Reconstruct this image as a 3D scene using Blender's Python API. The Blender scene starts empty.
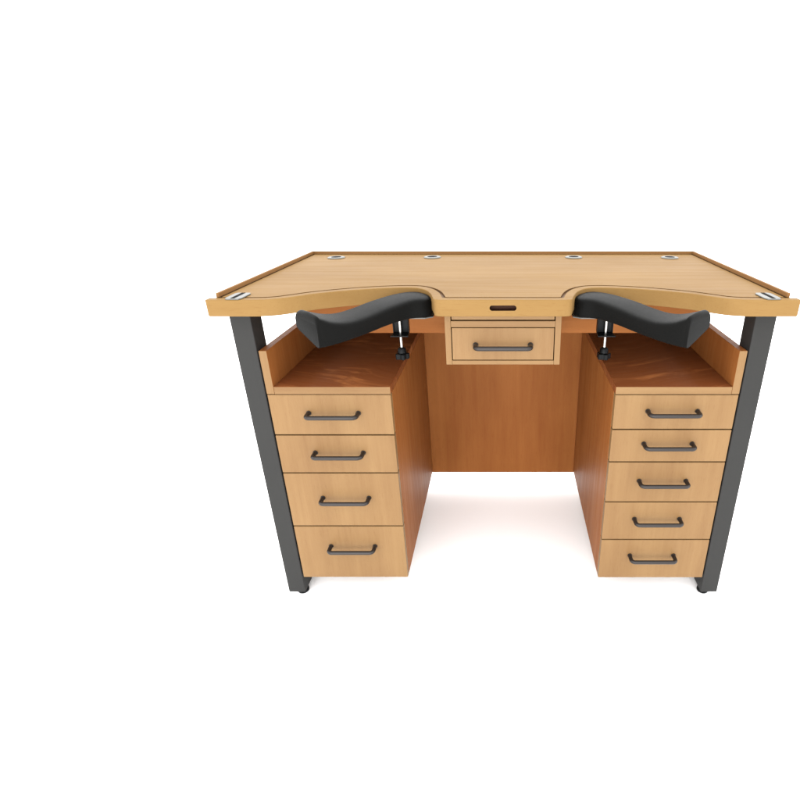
import bpy, bmesh, math, random
from mathutils import Vector, Matrix
random.seed(4)
sc = bpy.context.scene
C = sc.collection

# ------------------------------------------------------------ camera, light, exposure
ZT = 0.815          # height of the table top's upper face above the floor
OY = 0.27           # the bench's own origin lies this far behind y = 0
cam_d = bpy.data.cameras.new('camera')
cam = bpy.data.objects.new('camera', cam_d); C.objects.link(cam)
cam.location = (0, -1.0517, ZT + 0.239)
cam.rotation_euler = (math.radians(90 - 24.04), 0, 0)
cam_d.sensor_width = 36; cam_d.lens = 36 * 520 / 800
cam_d.shift_x = -(503 - 400) / 800
cam_d.clip_start = .01; cam_d.clip_end = 200
sc.camera = cam

w = bpy.data.worlds.new('World'); sc.world = w; w.use_nodes = True
w.node_tree.nodes['Background'].inputs[0].default_value = (1, 1, 1, 1)
w.node_tree.nodes['Background'].inputs[1].default_value = 1.0

def area(name, loc, target, size, power, col=(1, 1, 1)):
    d = bpy.data.lights.new(name, 'AREA'); d.shape = 'RECTANGLE'
    d.size, d.size_y = size; d.energy = power; d.color = col
    o = bpy.data.objects.new(name, d); C.objects.link(o); o.location = loc
    o.rotation_euler = (Vector(target) - Vector(loc)).to_track_quat('-Z', 'Y').to_euler()
    return o
area('low_front_fill', (-.5, -3.0, .75), (0, 0.3, .25), (3.0, 1.3), 26)  # added unseen lamp, kept low to lift the floor shade under the bench
area('softbox_overhead', (0.3, .3, 3.4), (0, .3, .8), (3.0, 2.4), 6)

sc.render.engine = 'CYCLES'
sc.cycles.max_bounces = 10; sc.cycles.diffuse_bounces = 6
sc.view_settings.view_transform = 'Standard'; sc.view_settings.look = 'None'
sc.view_settings.exposure = 1.95; sc.view_settings.gamma = 1.0

# ------------------------------------------------------------ materials
def new_mat(name):
    m = bpy.data.materials.new(name); m.use_nodes = True
    nt = m.node_tree; nt.nodes.clear()
    out = nt.nodes.new('ShaderNodeOutputMaterial'); b = nt.nodes.new('ShaderNodeBsdfPrincipled')
    nt.links.new(b.outputs[0], out.inputs[0])
    return m, nt, b

PALE = ((0.160, 0.0940, 0.0390), (0.118, 0.0630, 0.0245))       # steamed beech: fronts, top, lit front edges
SHADE_RED = ((0.215, 0.079, 0.0215), (0.152, 0.049, 0.012))        # carcass boards: the interior's reddish shade put into the beech colour
def wood(name, axis, scale=1.0, swirl=0.0, cols=PALE, spec=.14, streak=1.0, turn=0.0):
    """beech: soft wide bands, fine pores and short flecks running along the given axis"""
    m, nt, b = new_mat(name); N = nt.nodes.new; L = nt.links.new
    tc = N('ShaderNodeTexCoord'); oi = N('ShaderNodeObjectInfo')
    off = N('ShaderNodeVectorMath'); off.operation = 'MULTIPLY_ADD'
    cmb = N('ShaderNodeCombineXYZ')
    for k in range(3): L(oi.outputs['Random'], cmb.inputs[k])
    off.inputs[1].default_value = (7.3, 3.1, 5.7); L(cmb.outputs[0], off.inputs[0]); L(tc.outputs['Object'], off.inputs[2])
    vec = off.outputs[0]
    if turn:
        rt = N('ShaderNodeVectorRotate'); rt.rotation_type = 'Z_AXIS'; rt.inputs['Angle'].default_value = turn
        L(vec, rt.inputs['Vector']); vec = rt.outputs[0]
    if swirl:
        ns = N('ShaderNodeTexNoise'); ns.inputs['Scale'].default_value = 4.5; ns.inputs['Detail'].default_value = 1.0
        L(vec, ns.inputs['Vector'])
        sw = N('ShaderNodeVectorMath'); sw.operation = 'MULTIPLY_ADD'
        sw.inputs[1].default_value = (swirl, swirl, swirl)
        L(ns.outputs['Color'], sw.inputs[0]); L(vec, sw.inputs[2]); vec = sw.outputs[0]
    def noise(across, along, detail, rough=.55):
        mp = N('ShaderNodeMapping'); s = [across * scale] * 3; s[axis] = along * scale
        mp.inputs['Scale'].default_value = s; L(vec, mp.inputs['Vector'])
        n = N('ShaderNodeTexNoise'); n.inputs['Scale'].default_value = 1; n.inputs['Detail'].default_value = detail
        n.inputs['Roughness'].default_value = rough
        L(mp.outputs[0], n.inputs['Vector']); return n.outputs['Fac']
    wide = noise(16, 1.4, 3); mid = noise(70, 3.5, 4, .65); fleck = noise(420, 42, 2, .6); blot = noise(5.5, 3.2, 2)
    def ramp(src, a, bb, c0, c1):
        r = N('ShaderNodeMapRange'); r.inputs[1].default_value = a; r.inputs[2].default_value = bb
        r.inputs[3].default_value = c0; r.inputs[4].default_value = c1; L(src, r.inputs[0]); return r.outputs[0]
    def add(a, c):
        x = N('ShaderNodeMath'); x.operation = 'ADD'; L(a, x.inputs[0]); L(c, x.inputs[1]); return x.outputs[0]
    f = add(add(ramp(wide, .32, .68, 0, .48 * streak), ramp(mid, .3, .7, 0, .34 * streak)), ramp(blot, .3, .7, -.10, .34))
    mix = N('ShaderNodeMix'); mix.data_type = 'RGBA'; L(f, mix.inputs['Factor'])
    mix.inputs['A'].default_value = (*cols[0], 1); mix.inputs['B'].default_value = (*cols[1], 1)
    mx2 = N('ShaderNodeMix'); mx2.data_type = 'RGBA'; mx2.blend_type = 'MULTIPLY'
    L(ramp(fleck, .56, .72, 0, .20), mx2.inputs['Factor']); L(mix.outputs['Result'], mx2.inputs['A'])
    mx2.inputs['B'].default_value = (.62, .48, .36, 1)
    L(mx2.outputs['Result'], b.inputs['Base Color'])
    L(ramp(mid, .3, .7, .42, .54), b.inputs['Roughness'])
    b.inputs['Specular IOR Level'].default_value = spec
    bp = N('ShaderNodeBump'); bp.inputs['Strength'].default_value = .10; bp.inputs['Distance'].default_value = .0008
    L(mid, bp.inputs['Height']); L(bp.outputs[0], b.inputs['Normal'])
    return m

def plain(name, col, rough, metal=0.0, spec=.5, bump=0.0, bscale=600, var=.06, coat=0):
    m, nt, b = new_mat(name); N = nt.nodes.new; L = nt.links.new
    tc = N('ShaderNodeTexCoord'); n = N('ShaderNodeTexNoise'); n.inputs['Scale'].default_value = 9; n.inputs['Detail'].default_value = 4
    L(tc.outputs['Object'], n.inputs['Vector'])
    mx = N('ShaderNodeMix'); mx.data_type = 'RGBA'; L(n.outputs['Fac'], mx.inputs['Factor'])
    mx.inputs['A'].default_value = (*[c * (1 - var) for c in col], 1); mx.inputs['B'].default_value = (*[c * (1 + var) for c in col], 1)
    L(mx.outputs['Result'], b.inputs['Base Color'])
    r = N('ShaderNodeMapRange'); r.inputs[3].default_value = rough - .05; r.inputs[4].default_value = rough + .06
    L(n.outputs['Fac'], r.inputs[0]); L(r.outputs[0], b.inputs['Roughness'])
    b.inputs['Metallic'].default_value = metal; b.inputs['Specular IOR Level'].default_value = spec
    if bump:
        g = N('ShaderNodeTexNoise'); g.inputs['Scale'].default_value = bscale; g.inputs['Detail'].default_value = 3
        L(tc.outputs['Object'], g.inputs['Vector'])
        bp = N('ShaderNodeBump'); bp.inputs['Strength'].default_value = bump; bp.inputs['Distance'].default_value = .0006
        L(g.outputs['Fac'], bp.inputs['Height']); L(bp.outputs[0], b.inputs['Normal'])
    return m

W_X = wood('beech_grain_sideways', 0)
W_Z = wood('beech_grain_upright', 2)
W_Y = wood('beech_grain_lengthwise', 1)
W_TOP = wood('beech_top', 0, cols=((.160, .0950, .0350), (.122, .0680, .0225)), spec=.02, streak=.5)
MID = ((.168, .086, .032), (.130, .062, .021))
M_Y = wood('toasted_beech_lengthwise', 1, cols=MID, spec=.05)
M_X = wood('toasted_beech_sideways', 0, cols=MID, spec=.05)
R_X = wood('shaded_beech_grain_sideways', 0, cols=SHADE_RED, spec=.05)
R_Z = wood('shaded_beech_grain_upright', 2, cols=SHADE_RED, spec=.05)
R_SH = [wood('shaded_beech_reflection_streaks', 0, .8, .12, ((0.30, 0.112, 0.036), (0.125, 0.037, 0.011)), .12, 3.0, t) for t in (.32, -.32)]  # light and dark reflection streaks painted as figure, reddish shade in the colour
ROUT = plain('groove_shade_wood', (.085, .042, .015), .6, 0, .15)  # shade inside the groove, put into a darker wood colour
SLOT = plain('slot_shade_wood', (.030, .0105, .005), .6, 0, .1)  # shadow in the slot's recess painted as dark brown
STEEL = plain('grey_powder_coated_steel', (.0190, .0187, .0180), .5, 0, .08, .15, 900)
HANDLE = plain('dark_bronze_metal', (.011, .008, .007), .36, .1, .3, .05, 900)
LEATHER = plain('black_leatherette', (.0032, .0032, .0030), .48, 0, .03, .25, 1400)
CHROME = plain('polished_zinc', (.30, .295, .285), .25, 1.0)
SILVER = plain('satin_aluminium', (.100, .100, .094), .4, 0, .15)
BLACKP = plain('black_plastic', (.0024, .0027, .003), .4, 0, .08)
DARK = plain('dark_void', (.004, .0035, .003), .8, 0, .05)
FLOORM = plain('white_studio_floor', (.95, .95, .95), .6, 0, .2, 0, 1, .005)

# ------------------------------------------------------------ mesh helpers (y = 0 just behind the front edge, z = 0 on the table top)
def link(name, bm, mat, parent, smooth=False, bevel=0.0, segs=2, ang=35):
    bmesh.ops.recalc_face_normals(bm, faces=bm.faces)
    me = bpy.data.meshes.new(name); bm.to_mesh(me); bm.free()
    me.transform(Matrix.Translation((0, -OY, ZT)))
    for mm in (mat if isinstance(mat, (list, tuple)) else [mat]): me.materials.append(mm)
    o = bpy.data.objects.new(name, me); C.objects.link(o); o.parent = parent
    if smooth:
        for p in me.polygons: p.use_smooth = True
    if bevel:
        b = o.modifiers.new('bevel', 'BEVEL'); b.width = bevel; b.segments = segs
        b.limit_method = 'ANGLE'; b.angle_limit = math.radians(ang); b.harden_normals = True
        for p in me.polygons: p.use_smooth = True
    return o

def box_bm(x0, x1, y0, y1, z0, z1, bm=None):
    bm = bm or bmesh.new()
    x0, x1 = sorted((x0, x1)); y0, y1 = sorted((y0, y1)); z0, z1 = sorted((z0, z1))
    v = [bm.verts.new(p) for p in ((x0,y0,z0),(x1,y0,z0),(x1,y1,z0),(x0,y1,z0),(x0,y0,z1),(x1,y0,z1),(x1,y1,z1),(x0,y1,z1))]
    for f in ((0,3,2,1),(4,5,6,7),(0,1,5,4),(1,2,6,5),(2,3,7,6),(3,0,4,7)): bm.faces.new([v[i] for i in f])
    return bm

def board(name, x0, x1, y0, y1, z0, z1, mat, parent, bevel=.0008):
    return link(name, box_bm(x0, x1, y0, y1, z0, z1), mat, parent, bevel=bevel)

def lit_front_board(name, x0, x1, y0, y1, z0, z1, mats, parent, bevel=.0008):
    """a carcass board in the shade-reddened colour, its lit front edge left pale"""
    o = link(name, box_bm(x0, x1, y0, y1, z0, z1), mats, parent, bevel=bevel)
    for p in o.data.polygons:
        if p.normal.y < -.5: p.material_index = 1
    return o

def prism_bm(pts, z0, z1, bm=None):
    bm = bm or bmesh.new()
    a = [bm.verts.new((x, y, z0)) for x, y in pts]; b = [bm.verts.new((x, y, z1)) for x, y in pts]
    bm.faces.new(a[::-1]); bm.faces.new(b)
    n = len(pts)
    for i in range(n): bm.faces.new((a[i], a[(i+1) % n], b[(i+1) % n], b[i]))
    return bm

def lathe_bm(cx, cy, prof, n=32, bm=None):
    bm = bm or bmesh.new(); rings = []
    for r, z in prof:
        rings.append([bm.verts.new((cx + r*math.cos(2*math.pi*k/n), cy + r*math.sin(2*math.pi*k/n), z)) for k in range(n)])
    for a, b in zip(rings, rings[1:]):
        for k in range(n): bm.faces.new((a[k], a[(k+1) % n], b[(k+1) % n], b[k]))
    bm.faces.new(rings[0][::-1]); bm.faces.new(rings[-1])
    return bm

def tube_bm(path, r, n=14, bm=None):
    bm = bm or bmesh.new(); rings = []
    P = [Vector(p) for p in path]
    for i, p in enumerate(P):
        t = ((P[min(i+1, len(P)-1)] - p).normalized() + (p - P[max(i-1, 0)]).normalized()).normalized()
        up = Vector((0, 0, 1)) if abs(t.z) < .9 else Vector((1, 0, 0))
        s = t.cross(up).normalized(); u = s.cross(t)
        rings.append([bm.verts.new(p + r*(math.cos(2*math.pi*k/n)*s + math.sin(2*math.pi*k/n)*u)) for k in range(n)])
    for a, b in zip(rings, rings[1:]):
        for k in range(n): bm.faces.new((a[k], a[(k+1) % n], b[(k+1) % n], b[k]))
    bm.faces.new(rings[0][::-1]); bm.faces.new(rings[-1])
    return bm

def spline(pts, per=8):
    out = []; P = [pts[0]] + list(pts) + [pts[-1]]
    for i in range(1, len(P) - 2):
        p0, p1, p2, p3 = P[i-1], P[i], P[i+1], P[i+2]
        for k in range(per):
            t = k / per
            out.append(tuple(.5*((2*b) + (-a+c)*t + (2*a-5*b+4*c-d)*t*t + (-a+3*b-3*c+d)*t**3) for a, b, c, d in zip(p0, p1, p2, p3)))
    out.append(tuple(pts[-1])); return out

def cut(target, cutters):
    """carve the cutter meshes out of target for good, then drop the cutters"""
    for c in cutters:
        m = target.modifiers.new('cut', 'BOOLEAN'); m.object = c; m.operation = 'DIFFERENCE'; m.solver = 'EXACT'; m.material_mode = 'TRANSFER'
    dg = bpy.context.evaluated_depsgraph_get(); dg.update()
    me = bpy.data.meshes.new_from_object(target.evaluated_get(dg))
    target.modifiers.clear(); target.data = me
    for c in cutters: bpy.data.objects.remove(c, do_unlink=True)

# ------------------------------------------------------------ floor
bm = bmesh.new(); s = 60
for p in ((-s, -s), (s, -s), (s, s), (-s, s)): bm.verts.new((p[0], p[1], -ZT))
bm.faces.new(bm.verts[:]) if False else bm.faces.new(list(bm.verts))
fl = link('floor', bm, FLOORM, None); fl['kind'] = 'structure'; fl['label'] = 'plain seamless white studio floor under the workbench'

# ------------------------------------------------------------ the workbench
bench = bpy.data.objects.new('workbench', None); C.objects.link(bench); bench.location = (0, OY, 0)
bench['label'] = 'beech wood watchmaking workbench with grey steel legs, ten drawers and two black arm pads'
bench['category'] = 'workbench'

# --- table top: scalloped front edge with two arm recesses and a tongue between them
W = .5930; WS = .5810; YB = .5775; YF = -.029
half = spline([(-.520, YF), (-.500, -.0288), (-.478, -.0268), (-.452, -.0180), (-.422, .0035), (-.394, .0265), (-.346, .0525), (-.290, .0745),
               (-.240, .0865), (-.205, .0890), (-.182, .0810), (-.164, .0600), (-.153, .0360), (-.146, .0120), (-.1415, -.008),
               (-.1385, -.0200), (-.1330, -.0265), (-.1240, YF)], 6)
front = [(-W, YF + .003), (-W + .003, YF)] + half
outline = front + [(-x, y) for x, y in front[::-1]] + [(W, -.0085), (WS, -.0085), (WS, YB), (-WS, YB), (-WS, -.0085), (-W, -.0085)]
top = link('tabletop', prism_bm(outline, -.034, 0), W_TOP, bench)
bmt = bmesh.new(); bmt.from_mesh(top.data)
es = [e for e in bmt.edges if len(e.link_faces) == 2 and any(len(f.verts) > 10 for f in e.link_faces)]
bmesh.ops.bevel(bmt, geom=es, offset=.0022, segments=3, profile=.6, affect='EDGES', clamp_overlap=True)
bmt.to_mesh(top.data); bmt.free()

def offset_curve(pts, d):
    out = []
    for i, (x, y) in enumerate(pts):
        a = pts[max(i-1, 0)]; b = pts[min(i+1, len(pts)-1)]
        tx, ty = b[0]-a[0], b[1]-a[1]; l = math.hypot(tx, ty); out.append((x - ty/l*d, y + tx/l*d))
    return out
def cleaned(pts):
    out = [pts[0]]
    for p in pts[1:]:
        if p[0] > out[-1][0] + .0005: out.append(p)
    return out
gl = cleaned([p for p in offset_curve(half, .0215) if p[0] < -.1165])
gl = [p for p in gl if p[1] > -.0078]
gl = [(-WS + .0075, -.0078)] + [p for p in gl if p[0] > -.52] + [(-.112, -.0078)]
loop_in = gl + [(-x, y) for x, y in gl[::-1]]
# groove as a closed ribbon of small depth
ring = loop_in + [(WS - .0075, YB - .0075), (-WS + .0075, YB - .0075)]
def ribbon(pts, wdt, z0, z1):
    bm = bmesh.new(); n = len(pts); A = []
    for i, (x, y) in enumerate(pts):
        p, q = pts[i-1], pts[(i+1) % n]
        d1 = Vector((x-p[0], y-p[1])).normalized(); d2 = Vector((q[0]-x, q[1]-y)).normalized()
        n1 = Vector((-d1.y, d1.x)); n2 = Vector((-d2.y, d2.x)); m = (n1 + n2)
        m = m.normalized() if m.length > 1e-6 else n1
        k = min(1 / max(m.dot(n1), .3), 1.6) * wdt / 2
        A.append([bm.verts.new((x + sx*m.x*k, y + sx*m.y*k, z)) for sx, z in ((-1, z0), (1, z0), (1, z1), (-1, z1))])
    for i in range(n):
        a, b = A[i], A[(i+1) % n]
        for k in range(4): bm.faces.new((a[k], a[(k+1) % 4], b[(k+1) % 4], b[k]))
    return bm
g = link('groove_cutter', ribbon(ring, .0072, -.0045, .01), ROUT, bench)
# stadium slot in the tongue's front face
st = []
for k in range(24):
    a = 2*math.pi*k/24; cx = .0215 if math.cos(a) > 0 else -.0215
    st.append((cx + .0055*math.cos(a), -.0165 + .0055*math.sin(a)))
bm = bmesh.new(); a_ = [bm.verts.new((x, YF - .01, z)) for x, z in st]; b_ = [bm.verts.new((x, YF + .016, z)) for x, z in st]
bm.faces.new(a_); bm.faces.new(b_[::-1])
for i in range(24): bm.faces.new((a_[i], b_[i], b_[(i+1) % 24], a_[(i+1) % 24]))
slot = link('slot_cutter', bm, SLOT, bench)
GR = [(-.485, .499), (-.2065, .506), (.2065, .506), (.485, .499)]
holes = [link('hole_cutter', lathe_bm(x, y, [(.0215, -.05), (.0215, .01)], 32), DARK, bench) for x, y in GR]
cut(top, [g, slot] + holes)
for p in top.data.polygons: p.use_smooth = False
top['label'] = 'scalloped beech top with two arm recesses and a groove along its edge'

def raised(name, x0, x1, y0, y1): return board(name, x0, x1, y0, y1, -.0005, .009, M_Y if abs(x1-x0) < .05 else M_X, bench, .0015)
raised('edge_rim', -WS + .0004, -WS + .0066, -.0060, YB - .0068)
raised('edge_rim', WS - .0066, WS - .0004, -.0060, YB - .0068)
raised('edge_rim', -WS + .0004, WS - .0004, YB - .0066, YB - .0004)

for x, y in GR:                                                     # cable outlets let into the top
    prof = [(.0212, -.012), (.0265, .0004), (.0262, .0018), (.0235, .0034), (.0165, .0034), (.0140, .0020)]
    rg = link('cable_grommet', lathe_bm(x, y, [(.0212, -.012), (.0212, .0006), (.0250, .0006), (.0247, .0016), (.0225, .0030), (.0150, .0032), (.0142, .0028), (.0142, .0010)], 36), SILVER, bench, smooth=True, bevel=0)
    link('grommet_hole', lathe_bm(x, y, [(.0140, .0008), (.0140, .0031)], 28), DARK, rg)

for sx in (-1, 1):                                                  # slotted plates on the front corners
    cx = sx * .5375; pts = [(cx + a, b) for a, b in ((-.0165, -.022), (-.0125, -.0295), (.0125, -.0295), (.0165, -.022), (.0165, .018), (.0125, .0255), (-.0125, .0255), (-.0165, .018))]
    bm = prism_bm(pts, .0004, .0028)
    pl = link('corner_plate', bm, SILVER, bench, bevel=.0008)
    link('plate_slot', box_bm(cx - .0038, cx + .0038, -.0275, .0235, .0029, .0033), DARK, pl)

# --- steel frame
def steel_box(name, x0, x1, y0, y1, z0, z1, parent=None): return board(name, x0, x1, y0, y1, z0, z1, STEEL, parent or bench, .0022)
for sx in (-1, 1):
    a, b = sx * .5305, sx * .575
    for y0, y1 in ((.015, .067), (.500, .552)):
        lg = steel_box('leg', a, b, y0, y1, -.802, -.0345)
        link('foot', lathe_bm(sx * .5440, (y0 + y1) / 2 - .006, [(.0120, -ZT + .0002), (.0145, -ZT + .002), (.0145, -.8065), (.0135, -.805), (.009, -.8022)], 28), BLACKP, lg, bevel=.0006)
    steel_box('foot_rail', sx * .532, sx * .5735, .0675, .4995, -.8035, -.7600)

# --- carcasses
FY = .012
DL = [-.2217, -.3241, -.4266, -.5821, -.7474]
DR = [-.2220, -.3098, -.3962, -.5097, -.6243, -.7485]
def handle(cx, z, parent, y=FY, hw=.0562, rise=.027):
    """bar pull: two posts with rounded corners into a straight bar"""
    r = .0050; c = .009; pth = []
    for s in (-1, 1):
        seg = [(cx + s*hw, y - .0002, z), (cx + s*hw, y - .004, z), (cx + s*hw, y - rise + c, z)]
        for k in range(1, 7):
            a = k/6*math.pi/2; seg.append((cx + s*(hw - c + c*math.cos(a)), y - rise + c - c*math.sin(a), z))
        pth += seg if s < 0 else seg[::-1]
    bm = tube_bm(pth, r, 16)
    for s in (-1, 1):
        b2 = [(cx + s*hw, y - .0001, z), (cx + s*hw, y - .0030, z)]; tube_bm(b2, .0059, 18, bm)
    return link('handle', bm, HANDLE, parent, bevel=.0005, ang=50)
for sx, D in ((-1, DL), (1, DR)):
    xi, xo = .2505, .5262
    # outer side rises above the shelf, inner side ends at the shelf
    lit_front_board('side_panel', sx*(xo - .017), sx*xo, FY, .540, -.2214, -.1203, [R_Z, W_Z], bench)
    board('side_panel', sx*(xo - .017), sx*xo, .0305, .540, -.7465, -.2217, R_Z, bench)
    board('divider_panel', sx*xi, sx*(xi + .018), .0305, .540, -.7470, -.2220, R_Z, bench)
    lit_front_board('shelf', sx*xi, sx*(xo - .0174), FY, .540, -.2217, -.2040, [R_SH[sx > 0], W_X], bench)
    board('bottom_panel', sx*(xi + .0185), sx*(xo - .0175), .0305, .540, -.7460, -.7300, W_X, bench)
    for z1, z0 in zip(D, D[1:]):
        gap = .0016
        xa, xb = sx*(xi + .0004), sx*(xo - .0004)
        dr = board('drawer', xa, xb, FY, FY + .0178, z0 + (gap if z0 != D[-1] else 0), z1 - gap, W_Z, bench, .0009)
        zc = (z0 + z1)/2
        k = D.index(z1)
        handle(sx * .3835, zc + ((.0052, .0050, .0075, .0205)[k] if sx < 0 else (.0030, .0065, .0050, .0075, .0120)[k]), dr)
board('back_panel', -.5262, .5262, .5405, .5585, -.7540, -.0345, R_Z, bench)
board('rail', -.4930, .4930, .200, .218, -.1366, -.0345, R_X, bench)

# --- middle drawer box under the tongue
X = .1215
board('drawer_box_side', -X, -X + .0125, 0, .198, -.1470, -.0345, W_Z, bench)
board('drawer_box_side', X - .0125, X, 0, .198, -.1470, -.0345, W_Z, bench)
board('drawer_box_bottom', -X + .0127, X - .0127, .0002, .198, -.1469, -.1378, W_X, bench)
board('drawer_box_shelf', -X + .0127, X - .0127, .0002, .198, -.0643, -.0510, W_X, bench)
po = board('slide_out_board', -X + .0145, X - .0145, .0010, .190, -.0485, -.0350, W_X, bench)
dc = board('drawer', -X + .0142, X - .0142, .0004, .018, -.1362, -.0660, W_Z, bench, .0009)
dc['label'] = 'small drawer set into a frame under the tongue of the top'
handle(0, -.1025, dc, .0004, .0580)

# --- arm pads on screw clamps
def armrest(sx):
    # stations: back edge x, y; front edge x, y; top z, bottom z at the back, bottom z at the front
    S = [(-.1720, .0790, -.1530, .0520, -.014, -.044, -.044), (-.1900, .0880, -.1500, .0280, -.0095, -.048, -.048), (-.2090, .0860, -.1610, .0080, -.008, -.048, -.048),
         (-.2380, .0610, -.1880, -.0080, -.008, -.047, -.046), (-.2740, .0140, -.2200, -.0520, -.011, -.046, -.045), (-.3050, -.0280, -.2500, -.0980, -.0165, -.046, -.048),
         (-.3270, -.0600, -.2740, -.1330, -.0175, -.044, -.050), (-.3460, -.0890, -.2950, -.1600, -.0110, -.037, -.052), (-.3640, -.1150, -.3110, -.1780, .0005, -.028, -.053),
         (-.3705, -.1225, -.3150, -.1815, .0045, -.024, -.053), (-.3750, -.1285, -.3185, -.1850, .0010, -.025, -.053), (-.3768, -.1305, -.3198, -.1862, -.0065, -.027, -.052)]
    S = spline(S, 3)
    bm = bmesh.new(); rings = []
    n = len(S)
    for i, (bx, by, fx, fy, zt, zb, zf) in enumerate(S):
        x, y = (bx + fx)/2, (by + fy)/2; nb = Vector((bx - fx, by - fy)); hw = nb.length/2; nb.normalize()
        ring = []
        K = 40
        for k in range(K):
            an = 2*math.pi*k/K; c, s_ = math.cos(an), math.sin(an)
            e = .24
            u = math.copysign(abs(c)**e, c); v = math.copysign(abs(s_)**(e if s_ > 0 else .22), s_)
            if s_ < 0: u *= 1 - .04*abs(s_)
            px, py = x + nb.x*hw*u, y + nb.y*hw*u
            zbot = zf + (zb - zf)*(u + 1)/2
            zz = zbot + (zt + .003*(1-u*u) - zbot)*(v + 1)/2
            ring.append(bm.verts.new((px*-sx if sx > 0 else px, py, zz)))
        rings.append(ring)
    for A, B in zip(rings, rings[1:]):
        for k in range(40): bm.faces.new((A[k], A[(k+1) % 40], B[(k+1) % 40], B[k]))
    bm.faces.new(rings[0]); bm.faces.new(rings[-1][::-1])
    pad = link('armrest', bm, LEATHER, bench, smooth=True, bevel=.002, segs=3, ang=50)
    pad['label'] = 'curved black padded armrest with an upturned outer end'
    # metal plate under the pad's inner half, reaching under the top
    cx, cy = sx*.2260, .056
    q = [(.150, .042), (.166, .030), (.236, .030), (.240, .085), (.220, .130), (.165, .130), (.150, .100)]
    link('mounting_plate', prism_bm([(sx*x, y) for x, y in q], -.0545, -.0520), SILVER, pad, bevel=.0006)
    # bent black bracket: spacer, back plate and lower jaw
    bm = box_bm(cx - .0150, cx + .0150, cy + .009, cy + .020, -.0944, -.0546)
    bm2 = [(-.0195, -.0175), (.0195, -.0175), (.0170, .020), (-.0170, .020)]
    prism_bm([(cx + a, cy + b) for a, b in bm2], -.0975, -.0945, bm)
    for s in (-1, 1): box_bm(cx + s*.0152, cx + s*.0176, cy + .006, cy + .020, -.0944, -.0546, bm)
    link('clamp_bracket', bm, BLACKP, pad, bevel=.0006)
    link('clamp_screw', lathe_bm(cx, cy, [(.0032, -.128), (.0032, -.0547)], 20), CHROME, pad, bevel=.0004)
    star = []
    for k in range(60):
        a = 2*math.pi*k/60; r = .0138 + .0022*math.cos(5*a); star.append((cx + r*math.cos(a), cy + r*math.sin(a)))
    bm = prism_bm(star, -.1525, -.1395)
    lathe_bm(cx, cy, [(.0100, -.1393), (.0088, -.1290), (.0070, -.1265), (.0050, -.1260)], 28, bm)
    link('clamp_knob', bm, BLACKP, pad, bevel=.0018, segs=3)
for sx in (-1, 1): armrest(sx)
